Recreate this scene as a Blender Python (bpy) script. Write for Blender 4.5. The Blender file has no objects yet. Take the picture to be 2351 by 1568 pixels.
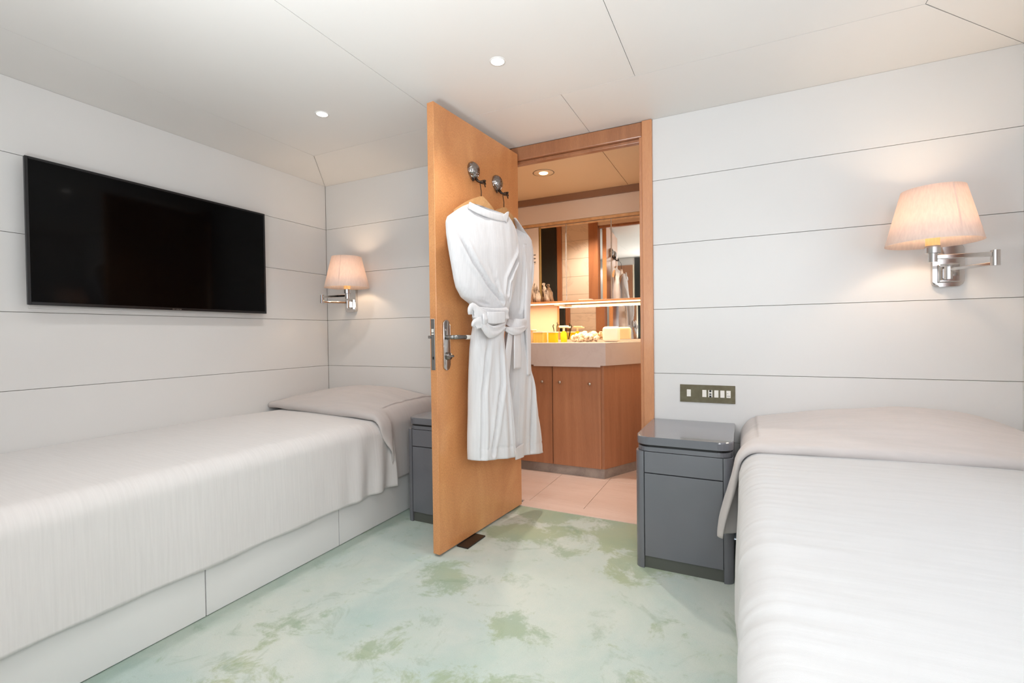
import bpy, bmesh, math, random
from mathutils import Vector, Matrix, noise
random.seed(7)
S = bpy.context.scene
COL = S.collection
PI = math.pi

# ------------------------------------------------------------------ camera
FPX = 1081.6176
CF = Vector((-0.43828213, 0.8987205, -0.01449941))
CR = Vector((0.89882401, 0.43813032, -0.01253862))
CU = Vector((0.00491608, 0.01852787, 0.99981626))
CP = Vector((0, 0, 1.0))
cam = bpy.data.cameras.new('camera'); cam.sensor_width = 36.0; cam.lens = FPX / 2351 * 36
cam.clip_start = 0.02
co = bpy.data.objects.new('camera', cam); COL.objects.link(co)
co.matrix_world = Matrix(((CR.x, CU.x, -CF.x, CP.x), (CR.y, CU.y, -CF.y, CP.y), (CR.z, CU.z, -CF.z, CP.z), (0, 0, 0, 1)))
S.camera = co
S.view_settings.view_transform = 'Standard'; S.view_settings.look = 'None'
S.view_settings.gamma = 1.0; S.view_settings.use_curve_mapping = False
S.view_settings.exposure = 0.17

# ------------------------------------------------------------------ dimensions
L, R, B, H = -2.7143, 0.9772, 2.5014, 2.0912          # left, right, back walls, ceiling
YR = -2.1                                             # rear wall behind the camera
JY, JL, JR = 2.0483, -2.3107, 0.5597                  # ceiling field edges
DX0, DX1 = -1.18, -0.4065                             # door frame, outer edges

# ------------------------------------------------------------------ world and room lights
w = bpy.data.worlds.new('world'); S.world = w; w.use_nodes = True
w.node_tree.nodes['Background'].inputs[0].default_value = (0.75, 0.85, 1.0, 1)
w.node_tree.nodes['Background'].inputs[1].default_value = 1.0

def lamp(name, kind, loc, energy, color, size=0.1, rot=(0, 0, 0), size_y=None, spot=None, blend=0.5):
    d = bpy.data.lights.new(name, kind); d.energy = energy; d.color = color
    if kind == 'AREA':
        d.size = size
        if size_y: d.shape = 'RECTANGLE'; d.size_y = size_y
    else:
        d.shadow_soft_size = size
    if kind == 'SPOT': d.spot_size = spot; d.spot_blend = blend
    o = bpy.data.objects.new(name, d); COL.objects.link(o); o.location = loc; o.rotation_euler = rot
    return o
WARM = (1.0, 0.74, 0.52); NEUT = (1.0, 0.98, 0.96); DAY = (0.86, 0.93, 1.0)
# fill light added at the invented rear window behind the camera
lamp('added_rear_fill', 'AREA', (-0.25, YR + 0.06, 1.35), 5, DAY, 2.1, (PI / 2, 0, 0), 1.2)
# daylight through the side window in the right wall, just outside the frame's right edge
lamp('side_window_daylight', 'AREA', (R - 0.03, 1.05, 1.33), 3.5, DAY, 0.55, (0, PI / 2, 0), 1.5)
# unseen fill softbox added to the right of the camera, aimed at the left bed
d_ = Vector((-2.2, 1.3, .35)) - Vector((.35, -.3, 1.45))
lamp('added_softbox_fill', 'AREA', (.35, -.3, 1.45), 13, (.97, .98, 1.0), 0.5, d_.to_track_quat('-Z', 'Y').to_euler())
# fill lamp added behind the camera to brighten the ceiling by bounce
lamp('added_bounce_fill', 'AREA', (-1.0, -0.08, 0.92), 46, (.92, .96, 1.0), 0.6, (PI, 0, 0))
DOWN = [(x, y) for y in (1.685, 0.25, -1.2) for x in (-1.84, -0.87, 0.10)]
for x, y in DOWN:
    lamp('downlight_lamp', 'SPOT', (x, y, H - 0.03), {-1.84: 13, -0.87: 11, 0.10: 4}[x] * (1.0 if y > 1 else .5), NEUT, 0.03, (0, 0, 0), spot=math.radians(125), blend=0.7)
lamp('bathroom_downlight_lamp', 'SPOT', (-1.176, 2.92, 2.03), 42, (1.0, .90, .80), 0.03, (0, 0, 0), spot=math.radians(140), blend=0.8)

# ------------------------------------------------------------------ helpers
def s2l(c):
    return tuple((v / 12.92 if v <= 0.04045 else ((v + 0.055) / 1.055) ** 2.4) for v in (x / 255 for x in c))
def rgba(c): return (*s2l(c), 1)
INV = {}
def place(o, loc, rz=0):
    o.location = loc; o.rotation_euler = (0, 0, rz)
    INV[o.name] = (Matrix.Translation(Vector(loc)) @ Matrix.Rotation(rz, 4, 'Z')).inverted()
def thing(name, label, cat, loc=(0, 0, 0), rz=0, group=None):
    o = bpy.data.objects.new(name, None); COL.objects.link(o); o.empty_display_size = 0.1
    place(o, loc, rz); tag(o, label, cat, group); return o
def tag(o, label=None, cat=None, group=None, kind=None):
    if label: o['label'] = label
    if cat: o['category'] = cat
    if group: o['group'] = group
    if kind: o['kind'] = kind
    return o
def obj(name, bm, mat, parent=None, smooth=False, loc=None, rz=0):
    """bm is in world coordinates; it is moved into the frame of its parent (or of its own origin)."""
    if smooth:
        for f in bm.faces: f.smooth = True
    me = bpy.data.meshes.new(name); o = bpy.data.objects.new(name, me); COL.objects.link(o)
    if parent is not None:
        o.parent = parent; bm.transform(INV.get(parent.name, Matrix()))
        INV[o.name] = INV.get(parent.name, Matrix())
    elif loc is not None:
        place(o, loc, rz); bm.transform(INV[o.name])
    bmesh.ops.recalc_face_normals(bm, faces=bm.faces[:])
    bm.to_mesh(me); bm.free(); me.materials.append(mat)
    return o
def struct(name, bm, mat, parent=None, smooth=False, loc=None, rz=0):
    o = obj(name, bm, mat, parent, smooth, loc, rz)
    if parent is None: o['kind'] = 'structure'
    return o
def copy_tree(o, loc=None, parent=None):
    c = o.copy(); COL.objects.link(c)
    if parent: c.parent = parent
    if loc is not None: c.location = loc
    for ch in [x for x in bpy.data.objects if x.parent == o]: copy_tree(ch, None, c)
    return c
def box(bm, x0, x1, y0, y1, z0, z1, bev=0, M=None, seg=2):
    r = bmesh.ops.create_cube(bm, size=1)
    m = Matrix.Translation(((x0 + x1) / 2, (y0 + y1) / 2, (z0 + z1) / 2)) @ Matrix.Diagonal((x1 - x0, y1 - y0, z1 - z0, 1))
    bmesh.ops.transform(bm, matrix=m, verts=r['verts'])
    vs = r['verts']
    if bev:
        es = list({e for v in vs for e in v.link_edges})
        q = bmesh.ops.bevel(bm, geom=es, offset=bev, segments=seg, affect='EDGES', profile=0.5)
        vs = list(set(q['verts']) | {v for v in vs if v.is_valid})
    if M is not None: bmesh.ops.transform(bm, matrix=M, verts=[v for v in vs if v.is_valid])
    return vs
def nb(): return bmesh.new()
def BX(*a, **k):
    bm = nb(); box(bm, *a, **k); return bm
def prism(bm, pts, z0, z1, M=None, bev=0, seg=3):
    """pts: plan outline (x, y), extruded z0..z1"""
    lo = [bm.verts.new((x, y, z0)) for x, y in pts]; hi = [bm.verts.new((x, y, z1)) for x, y in pts]
    n = len(pts); bm.faces.new(lo[::-1]); top = bm.faces.new(hi)
    for i in range(n): bm.faces.new((lo[i], lo[(i + 1) % n], hi[(i + 1) % n], hi[i]))
    vs = lo + hi
    if bev:
        es = [e for e in top.edges]
        q = bmesh.ops.bevel(bm, geom=es, offset=bev, segments=seg, affect='EDGES', profile=0.5)
        vs = list(set(q['verts']) | {v for v in vs if v.is_valid})
    if M is not None: bmesh.ops.transform(bm, matrix=M, verts=[v for v in vs if v.is_valid])
    return vs
def rrect(x0, x1, y0, y1, r, n=6, corners=(1, 1, 1, 1)):
    pts = []
    for (cx, cy, a0, on, px, py) in ((x1 - r, y1 - r, 0, corners[0], x1, y1), (x0 + r, y1 - r, PI / 2, corners[1], x0, y1),
                             (x0 + r, y0 + r, PI, corners[2], x0, y0), (x1 - r, y0 + r, 1.5 * PI, corners[3], x1, y0)):
        if on: pts += [(cx + r * math.cos(a0 + PI / 2 * k / n), cy + r * math.sin(a0 + PI / 2 * k / n)) for k in range(n + 1)]
        else: pts.append((px, py))
    return pts
def tube(bm, path, rad, n=10, cap=True):
    path = [Vector(p) for p in path]; rings = []
    rr = rad if isinstance(rad, (list, tuple)) else [rad] * len(path)
    up = Vector((0, 0, 1)); prev = None
    for i, p in enumerate(path):
        t = (path[min(i + 1, len(path) - 1)] - path[max(i - 1, 0)]).normalized()
        a = prev if prev is not None else (up if abs(t.z) < 0.9 else Vector((1, 0, 0)))
        b = t.cross(a).normalized(); a = b.cross(t).normalized(); prev = a
        rings.append([bm.verts.new(p + (a * math.cos(2 * PI * k / n) + b * math.sin(2 * PI * k / n)) * rr[i]) for k in range(n)])
    for i in range(len(rings) - 1):
        for k in range(n):
            bm.faces.new((rings[i][k], rings[i][(k + 1) % n], rings[i + 1][(k + 1) % n], rings[i + 1][k]))
    if cap: bm.faces.new(rings[0][::-1]); bm.faces.new(rings[-1])
def lathe(bm, prof, c=(0, 0, 0), n=32, cap=False, M=None):
    """prof: (radius, z)"""
    rings = []
    for r, z in prof:
        rings.append([bm.verts.new((c[0] + r * math.cos(2 * PI * k / n), c[1] + r * math.sin(2 * PI * k / n), c[2] + z)) for k in range(n)])
    for i in range(len(rings) - 1):
        for k in range(n):
            bm.faces.new((rings[i][k], rings[i][(k + 1) % n], rings[i + 1][(k + 1) % n], rings[i + 1][k]))
    if cap: bm.faces.new(rings[0][::-1]); bm.faces.new(rings[-1])
    if M is not None: bmesh.ops.transform(bm, matrix=M, verts=[v for r in rings for v in r])
def grid(bm, fn, nu, nv, closeu=False):
    g = [[bm.verts.new(fn(i / nu if not closeu else i / nu, j / nv)) for i in range(nu if closeu else nu + 1)] for j in range(nv + 1)]
    m = len(g[0])
    for j in range(nv):
        for i in range(m if closeu else m - 1):
            bm.faces.new((g[j][i], g[j][(i + 1) % m], g[j + 1][(i + 1) % m], g[j + 1][i]))
    return g
def interp(tab, t):
    """tab: sorted list of (t, v...)"""
    if t <= tab[0][0]: return tab[0][1:]
    for a, b in zip(tab, tab[1:]):
        if t <= b[0]:
            k = (t - a[0]) / (b[0] - a[0]) if b[0] > a[0] else 0
            return tuple(x + (y - x) * k for x, y in zip(a[1:], b[1:]))
    return tab[-1][1:]
def sstep(a, b, x):
    t = max(0, min(1, (x - a) / (b - a))); return t * t * (3 - 2 * t)

# ------------------------------------------------------------------ materials
def mat(name, col, rough=0.5, metal=0.0, spec=0.5, coat=0.0, coat_rough=0.05):
    m = bpy.data.materials.new(name); m.use_nodes = True
    b = m.node_tree.nodes['Principled BSDF']
    b.inputs['Base Color'].default_value = rgba(col); b.inputs['Roughness'].default_value = rough
    b.inputs['Metallic'].default_value = metal; b.inputs['Specular IOR Level'].default_value = spec
    b.inputs['Coat Weight'].default_value = coat; b.inputs['Coat Roughness'].default_value = coat_rough
    return m, m.node_tree, b
def N(nt, kind, **kw):
    n = nt.nodes.new(kind)
    for k, v in kw.items():
        if k.startswith('i_'): n.inputs[k[2:].replace('_', ' ')].default_value = v
        else: setattr(n, k, v)
    return n
def mapped(nt, scale=(1, 1, 1), coord='Object', loc=(0, 0, 0), rot=(0, 0, 0)):
    tc = N(nt, 'ShaderNodeTexCoord'); mp = N(nt, 'ShaderNodeMapping')
    mp.inputs['Scale'].default_value = scale; mp.inputs['Location'].default_value = loc; mp.inputs['Rotation'].default_value = rot
    nt.links.new(tc.outputs[coord], mp.inputs['Vector']); return mp.outputs['Vector']
def ramp(nt, src, stops):
    r = N(nt, 'ShaderNodeValToRGB'); e = r.color_ramp.elements
    while len(e) < len(stops): e.new(0.5)
    for i, (p, c) in enumerate(stops): e[i].position = p; e[i].color = rgba(c) if len(c) == 3 else c
    nt.links.new(src, r.inputs[0]); return r.outputs[0]
def noi(nt, vec, scale, detail=4, rough=0.55, dist=0.0):
    n = N(nt, 'ShaderNodeTexNoise'); n.inputs['Scale'].default_value = scale; n.inputs['Detail'].default_value = detail
    n.inputs['Roughness'].default_value = rough; n.inputs['Distortion'].default_value = dist
    nt.links.new(vec, n.inputs['Vector']); return n.outputs['Fac']
def bump(nt, b, src, strength=0.3, dist=0.002):
    n = N(nt, 'ShaderNodeBump'); n.inputs['Strength'].default_value = strength; n.inputs['Distance'].default_value = dist
    nt.links.new(src, n.inputs['Height']); nt.links.new(n.outputs[0], b.inputs['Normal']); return n
def math_n(nt, op, a, b_=None, c=None, clamp=False):
    n = N(nt, 'ShaderNodeMath', operation=op); n.use_clamp = clamp
    for i, v in enumerate((a, b_, c)):
        if v is None: continue
        if isinstance(v, (int, float)): n.inputs[i].default_value = v
        else: nt.links.new(v, n.inputs[i])
    return n.outputs[0]
def mixc(nt, f, a, b_):
    n = N(nt, 'ShaderNodeMix', data_type='RGBA')
    if isinstance(f, (int, float)): n.inputs[0].default_value = f
    else: nt.links.new(f, n.inputs[0])
    for i, v in ((6, a), (7, b_)):
        if isinstance(v, tuple): n.inputs[i].default_value = rgba(v)
        else: nt.links.new(v, n.inputs[i])
    return n.outputs[2]

def wall_mat(name, col, rough=0.38):
    m, nt, b = mat(name, col, rough, spec=0.4)
    f = noi(nt, mapped(nt, (1, 1, 1)), 1.2, 2)
    nt.links.new(ramp(nt, f, [(0.3, tuple(int(c * 0.985) for c in col)), (0.7, col)]), b.inputs['Base Color'])
    bump(nt, b, noi(nt, mapped(nt, (1, 1, 1)), 220, 2), 0.03, 0.0005); return m
M_WALL = wall_mat('white_lacquer_wall', (226, 225, 223))
M_CEIL = wall_mat('white_ceiling_panel', (231, 229, 225), 0.45)
M_GROOVE, _, _ = mat('dark_joint', (146, 138, 130), 0.8)
M_BATHWALL = wall_mat('cream_bath_panel', (226, 205, 184), 0.3)
M_BATHCEIL = wall_mat('cream_bath_ceiling', (226, 196, 158), 0.4)
M_BROWN = wall_mat('brown_soffit_trim', (142, 104, 78), 0.4)

def wood(name, c0, c1, c2, sc=(3, 3, 0.6), fleck=True, rough=0.32, coat=0.25):
    m, nt, b = mat(name, c1, rough, coat=coat, coat_rough=0.15)
    v = mapped(nt, sc)
    big = noi(nt, v, 2.2, 5, 0.6, 0.6)
    fine = noi(nt, mapped(nt, (sc[0] * 14, sc[1] * 14, sc[2] * 14)), 7, 3, 0.6)
    s = math_n(nt, 'ADD', math_n(nt, 'MULTIPLY', big, 0.65), math_n(nt, 'MULTIPLY', fine, 0.35))
    c = ramp(nt, s, [(0.36, c0), (0.52, c1), (0.68, c2)])
    if fleck:
        fl = noi(nt, mapped(nt, (300, 300, 140)), 1.0, 2, 0.5)
        c = mixc(nt, math_n(nt, 'MULTIPLY', math_n(nt, 'LESS_THAN', fl, 0.46), 0.16), c, tuple(int(x * 0.72) for x in c0))
    nt.links.new(c, b.inputs['Base Color']); bump(nt, b, fine, 0.08, 0.0008); return m
M_DOOR = wood('pear_wood_veneer', (204, 136, 84), (219, 153, 98), (231, 170, 114), (2.2, 2.2, 1.1))
M_FRAME = wood('brown_frame_wood', (150, 98, 66), (168, 112, 76), (182, 126, 86), (6, 6, 0.5), False)
M_CASING = wood('orange_casing_wood', (190, 128, 88), (204, 142, 98), (214, 156, 110), (6, 6, 0.5), False)
M_CAB = wood('reddish_cabinet_wood', (164, 112, 80), (178, 124, 90), (190, 136, 100), (7, 7, 0.35), False, 0.4, 0.1)
M_HANG = wood('light_hanger_wood', (196, 148, 98), (212, 164, 112), (224, 178, 128), (12, 12, 12), False)

def fabric(name, col, k=1.0, ys=260, rough=0.9, rib=0.5):
    m, nt, b = mat(name, col, rough, spec=0.15)
    b.inputs['Sheen Weight'].default_value = 0.25; b.inputs['Sheen Roughness'].default_value = 0.5
    r = noi(nt, mapped(nt, (6, ys, 6)), 1.0, 3, 0.55, 0.2)
    f = noi(nt, mapped(nt, (900, 900, 900)), 1.0, 2)
    s = math_n(nt, 'ADD', math_n(nt, 'MULTIPLY', r, rib), math_n(nt, 'MULTIPLY', f, 0.15))
    bump(nt, b, s, 0.55 * k, 0.004)
    nt.links.new(ramp(nt, r, [(0.3, tuple(int(c * 0.98) for c in col)), (0.62, col)]), b.inputs['Base Color'])
    return m
M_SPREAD = fabric('cream_white_bedspread', (220, 217, 215), 0.5, 120)
M_SPREAD2 = fabric('white_bedspread', (200, 200, 200), 0.6, 45)
M_COVER = fabric('grey_cream_cover', (204, 197, 194), 0.25, 60)
M_MATTR, _, _ = mat('white_mattress', (215, 212, 206), 0.9)
def towel(name, col):
    m, nt, b = mat(name, col, 0.95, spec=0.1); b.inputs['Sheen Weight'].default_value = 0.3
    r = noi(nt, mapped(nt, (130, 130, 5)), 1.0, 3, 0.5)
    f = noi(nt, mapped(nt, (500, 500, 500)), 1.0, 2)
    bump(nt, b, math_n(nt, 'ADD', math_n(nt, 'MULTIPLY', r, 0.6), math_n(nt, 'MULTIPLY', f, 0.3)), 0.35, 0.003)
    nt.links.new(ramp(nt, r, [(0.3, tuple(int(c * 0.97) for c in col)), (0.6, col)]), b.inputs['Base Color']); return m
M_ROBE = towel('white_terry_cotton', (226, 225, 226))
M_GREY, nt, b = mat('grey_gloss_lacquer', (106, 107, 113), 0.22, coat=0.6, coat_rough=0.06)
nt.links.new(ramp(nt, noi(nt, mapped(nt), 3, 2), [(0.3, (103, 104, 110)), (0.7, (108, 109, 115))]), b.inputs['Base Color'])
M_KICK, _, _ = mat('grey_green_plinth', (88, 90, 84), 0.5)
M_CHROME, nt, b = mat('polished_chrome', (208, 204, 200), 0.1, 1.0)
nt.links.new(ramp(nt, noi(nt, mapped(nt), 30, 2), [(0.3, (200, 196, 192)), (0.7, (212, 208, 204))]), b.inputs['Base Color'])
M_STEEL, _, _ = mat('satin_steel', (150, 150, 148), 0.35, 1.0)
M_DCHROME, nt, b = mat('dark_cast_silver', (150, 144, 140), 0.08, 1.0)
bump(nt, b, noi(nt, mapped(nt, rot=(.5, .5, .8)), 42, 1, .4, 2.0), 0.7, 0.006)
M_WIRE, _, _ = mat('dark_bronze_wire', (62, 50, 42), 0.35, 0.8)
M_BLACK, _, _ = mat('black_plastic', (16, 16, 19), 0.3)
M_SCREEN, nt, b = mat('black_screen_glass', (3, 3, 4), 0.08, spec=0.12)
nt.links.new(ramp(nt, noi(nt, mapped(nt), 2, 2), [(0.3, (2, 2, 3)), (0.7, (4, 4, 5))]), b.inputs['Base Color'])
M_BEZEL, _, _ = mat('dark_blue_grey_bezel', (30, 31, 38), 0.3)
M_BRONZE, nt, b = mat('bronze_mirror_plate', (136, 126, 106), 0.18, 1.0)
nt.links.new(ramp(nt, noi(nt, mapped(nt), 40, 2), [(0.3, (128, 118, 98)), (0.7, (142, 132, 112))]), b.inputs['Base Color'])
M_WHITEP, _, _ = mat('white_plastic', (240, 236, 228), 0.35)
M_LEVER, _, _ = mat('cream_lever_sleeve', (236, 232, 224), 0.3)
M_DSTOP, _, _ = mat('dark_brown_plate', (38, 30, 26), 0.4)
M_MIRROR, _, _ = mat('mirror_glass', (240, 232, 222), 0.02, 1.0)
M_GOLD, _, _ = mat('brushed_gold_edge', (206, 170, 104), 0.3, 0.8)
M_DARKP, _, _ = mat('dark_green_glass_panel', (40, 44, 42), 0.25)
M_SOAP, _, _ = mat('cream_ceramic', (246, 232, 208), 0.3, coat=0.3)
M_SHELL, nt, b = mat('cream_shell', (240, 222, 196), 0.4)
nt.links.new(ramp(nt, noi(nt, mapped(nt), 45, 4), [(0.35, (150, 112, 84)), (0.5, (238, 220, 192)), (0.7, (250, 240, 222))]), b.inputs['Base Color'])
M_DRIFT, nt, b = mat('weathered_driftwood', (190, 165, 140), 0.8)
dn = noi(nt, mapped(nt, (60, 60, 14)), 1, 4, 0.6)
nt.links.new(ramp(nt, dn, [(0.38, (92, 72, 58)), (0.52, (196, 168, 140)), (0.7, (226, 204, 178))]), b.inputs['Base Color']); bump(nt, b, dn, 0.6, 0.004)
M_LEAF, _, _ = mat('dark_olive_leaf', (60, 58, 30), 0.5)

def marble(name, c0, c1, vein, sc=2.0, rough=0.3, stretch=(1, 1, 1)):
    m, nt, b = mat(name, c1, rough)
    v = mapped(nt, stretch)
    a = noi(nt, v, sc, 5, 0.6, 0.4); c = ramp(nt, a, [(0.35, c0), (0.65, c1)])
    d = noi(nt, v, sc * 1.6, 6, 0.65, 1.2)
    r = ramp(nt, d, [(0.47, (0, 0, 0)), (0.5, (255, 255, 255)), (0.53, (0, 0, 0))])
    c = mixc(nt, math_n(nt, 'MULTIPLY', r, 0.2), c, vein)
    nt.links.new(c, b.inputs['Base Color']); return m
M_TILE = marble('pink_beige_marble_tile', (230, 204, 190), (238, 214, 202), (210, 180, 164), 1.2, 0.35, (0.7, 6, 1))
M_COUNTER = marble('taupe_cream_counter', (196, 182, 176), (205, 192, 186), (186, 170, 163), 2.2, 0.25)
M_MWALL = marble('cream_marble_wall_tile', (226, 208, 188), (234, 218, 200), (150, 124, 104), 1.5, 0.3)
M_GREYM = marble('grey_marble_kick', (140, 132, 126), (176, 168, 160), (110, 102, 98), 6, 0.4)

def emis(name, col, s):
    m = bpy.data.materials.new(name); m.use_nodes = True; nt = m.node_tree; nt.nodes.clear()
    e = N(nt, 'ShaderNodeEmission'); e.inputs[0].default_value = rgba(col); e.inputs[1].default_value = s
    o = N(nt, 'ShaderNodeOutputMaterial'); nt.links.new(e.outputs[0], o.inputs[0]); return m
E_DOWN = emis('downlight_lens_glow', (255, 250, 242), 6)
E_WARM = emis('warm_lens_glow', (255, 226, 170), 6)
E_BULB = emis('bulb_glow', (255, 224, 170), 14)
E_STRIP = emis('shelf_strip_glow', (255, 224, 168), 4.0)

def shade_mat(name, col, trans):
    m = bpy.data.materials.new(name); m.use_nodes = True; nt = m.node_tree; nt.nodes.clear()
    d = N(nt, 'ShaderNodeBsdfDiffuse'); t = N(nt, 'ShaderNodeBsdfTranslucent'); x = N(nt, 'ShaderNodeMixShader'); o = N(nt, 'ShaderNodeOutputMaterial')
    f = noi(nt, mapped(nt, (160, 160, 4)), 1, 2)
    c = ramp(nt, f, [(0.3, tuple(int(v * .96) for v in col)), (0.7, col)])
    nt.links.new(c, d.inputs[0]); nt.links.new(c, t.inputs[0])
    x.inputs[0].default_value = trans; nt.links.new(d.outputs[0], x.inputs[1]); nt.links.new(t.outputs[0], x.inputs[2]); nt.links.new(x.outputs[0], o.inputs[0])
    return m
M_SHADE = shade_mat('cream_pink_shade_fabric', (250, 234, 224), 0.38)
M_GLASSY = shade_mat('yellow_amber_glass', (255, 240, 150), 0.6)
M_AMBER = shade_mat('amber_glass', (252, 232, 190), 0.5)
M_YELSOAP = shade_mat('yellow_liquid_soap', (255, 238, 70), 0.55)

# carpet: pale sage pile with mossy cloud blotches where the photograph has them
M_CARPET, nt, b = mat('marbled_green_carpet', (200, 210, 196), 0.95, spec=0.05)
pos = mapped(nt)
base = ramp(nt, noi(nt, pos, 1.6, 6, 0.62, 0.3), [(0.36, (186, 203, 197)), (0.5, (201, 210, 202)), (0.66, (211, 215, 205))])
tealn = noi(nt, mapped(nt, loc=(5, 3, 0)), 1.9, 6, 0.65, 0.4)
base = mixc(nt, ramp(nt, tealn, [(0.5, (0, 0, 0)), (0.75, (150, 150, 150))]), base, (160, 190, 172))
def blobs(lst):
    acc = None
    for (x, y, sx, sy, a) in lst:
        mp = N(nt, 'ShaderNodeMapping'); mp.inputs['Location'].default_value = (-x / sx, -y / sy, 0); mp.inputs['Scale'].default_value = (1 / sx, 1 / sy, 0)
        nt.links.new(N(nt, 'ShaderNodeTexCoord').outputs['Object'], mp.inputs['Vector'])
        ln = N(nt, 'ShaderNodeVectorMath', operation='LENGTH'); nt.links.new(mp.outputs[0], ln.inputs[0])
        g = math_n(nt, 'MULTIPLY', math_n(nt, 'SUBTRACT', 1.0, ln.outputs['Value'], clamp=True), a)
        acc = g if acc is None else math_n(nt, 'MAXIMUM', acc, g)
    return acc
MOSS = [(-.95, 2.42, .34, .18, 1.1), (-.5, 2.36, .28, .34, 1.15), (-.75, 2.25, .3, .25, .6), (-1.05, 2.15, .18, .18, 1.15), (-.80, 2.08, .24, .14, .6), (-1.12, 1.62, .15, .2, .9), (-.70, 1.45, .22, .12, .6),
        (-.42, 2.08, .18, .24, .95), (-.62, 1.12, .28, .18, .7), (-.38, 1.0, .24, .26, .6), (-.2, 1.25, .2, .2, .3), (-1.25, .86, .22, .14, .6), (-1.05, 1.15, .25, .12, .35),
        (-.55, .75, .5, .25, .4), (-.05, .8, .14, .3, .8), (-1.4, 1.15, .25, .12, .3), (-1.3, 1.95, .2, .12, .35), (-.25, .8, .22, .2, .45)]
wob = noi(nt, pos, 6, 10, 0.74, 0.4)
fac = math_n(nt, 'ADD', blobs(MOSS), math_n(nt, 'MULTIPLY', math_n(nt, 'SUBTRACT', wob, 0.5), 3.0))
fac = ramp(nt, fac, [(0.23, (0, 0, 0)), (0.5, (195, 195, 195))])
mosscol = ramp(nt, noi(nt, mapped(nt, loc=(2, 7, 0)), 3.0, 5, 0.6), [(0.38, (136, 160, 124)), (0.6, (152, 166, 110))])
c = mixc(nt, fac, base, mosscol)
# fine darker veins
vein = noi(nt, mapped(nt, loc=(9, 1, 0)), 5.0, 8, 0.7, 0.8)
vm = math_n(nt, 'MULTIPLY', ramp(nt, vein, [(0.56, (0, 0, 0)), (0.68, (255, 255, 255))]), 0.5)
c = mixc(nt, vm, c, (140, 160, 136))
# darker green mottled band along the left bed
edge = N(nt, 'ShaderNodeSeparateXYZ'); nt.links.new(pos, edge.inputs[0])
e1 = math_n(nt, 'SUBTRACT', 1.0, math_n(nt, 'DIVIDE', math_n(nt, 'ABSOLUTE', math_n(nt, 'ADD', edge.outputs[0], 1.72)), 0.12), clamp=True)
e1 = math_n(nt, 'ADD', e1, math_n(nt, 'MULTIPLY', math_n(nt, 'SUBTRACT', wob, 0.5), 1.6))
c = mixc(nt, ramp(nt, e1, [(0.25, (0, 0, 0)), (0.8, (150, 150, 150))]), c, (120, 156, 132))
fine = noi(nt, pos, 420, 2)
c = mixc(nt, math_n(nt, 'MULTIPLY', math_n(nt, 'LESS_THAN', fine, 0.43), 0.16), c, (150, 165, 150))
nt.links.new(c, b.inputs['Base Color']); bump(nt, b, noi(nt, pos, 600, 2), 0.6, 0.003)

# ------------------------------------------------------------------ setting
G = 0.0010   # half width of a panel joint
struct('floor', BX(L, R, YR, B - 0.01, -0.05, 0), M_CARPET)

ZJ = [0.0, 0.137, 0.465, 0.793, 1.1204, 1.4494, 1.7772, H]
def panel_wall(name, runs, axis, sgn, zs=ZJ, back=0.03, mt=M_WALL):
    """runs: [(a0,a1)] along the wall; axis 'y' wall plane Y=c ..., boards stand proud of a dark backing"""
    bm = nb()
    for (c, a0, a1, z0, z1) in runs:
        lo, hi = sorted((c + sgn * 0.012, c + sgn * (0.012 + back)))
        if axis == 'y': box(bm, a0, a1, lo, hi, z0, z1)
        else: box(bm, lo, hi, a0, a1, z0, z1)
    o = struct(name, bm, M_GROOVE)
    for (c, a0, a1, z0, z1) in runs:
        zz = [z for z in zs if z0 < z < z1]; zz = [z0] + zz + [z1]
        for p, q in zip(zz, zz[1:]):
            lo, hi = sorted((c, c + sgn * 0.013))
            p2 = p + (G if p != z0 else 0); q2 = q - (G if q != z1 else 0)
            if axis == 'y': bmx = BX(a0, a1, lo, hi, p2, q2, bev=0.0008, seg=1)
            else: bmx = BX(lo, hi, a0, a1, p2, q2, bev=0.0008, seg=1)
            obj('wall_panel', bmx, mt, o)
    return o
panel_wall('wall_back', [(B, L + 0.002, DX0 - 0.063, 0, H), (B, DX1, R + 0.03, 0, H)], 'y', 1)
panel_wall('wall_left', [(L, YR, B, 0, H)], 'x', -1)
panel_wall('wall_right', [(R, YR, B, 0, H)], 'x', 1)
bm = nb()
box(bm, L - .06, L - .0135, YR, B + .07, 0, H); box(bm, L - .06, L + .001, B + .0135, B + .07, 0, H)
box(bm, R + .0135, R + .06, YR, B + .07, 0, H); box(bm, R - .001, R + .06, B + .0135, B + .07, 0, H)
struct('corner_filler', bm, M_GROOVE)  # fillers added outside the corners to stop world light leaking in
# rear wall around a wide window, unseen and added to match the light
WX0, WX1, WZ0, WZ1 = -1.35, 0.85, 0.72, 1.95
bm = nb()
for a in ((L, WX0, 0, H), (WX1, R, 0, H), (WX0, WX1, 0, WZ0), (WX0, WX1, WZ1, H)):
    box(bm, a[0], a[1], YR - 0.05, YR, a[2], a[3])
struct('wall_rear', bm, M_WALL)
bm = nb()
for a in ((WX0, WX0 + .04, WZ0, WZ1), (WX1 - .04, WX1, WZ0, WZ1), (WX0 + .04, WX1 - .04, WZ0, WZ0 + .04), (WX0 + .04, WX1 - .04, WZ1 - .04, WZ1), (-.27, -.23, WZ0 + .04, WZ1 - .04)):
    box(bm, a[0], a[1], YR - 0.045, YR - 0.005, a[2], a[3])
struct('added_window_1', bm, M_FRAME)  # frame of the added rear window

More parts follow.
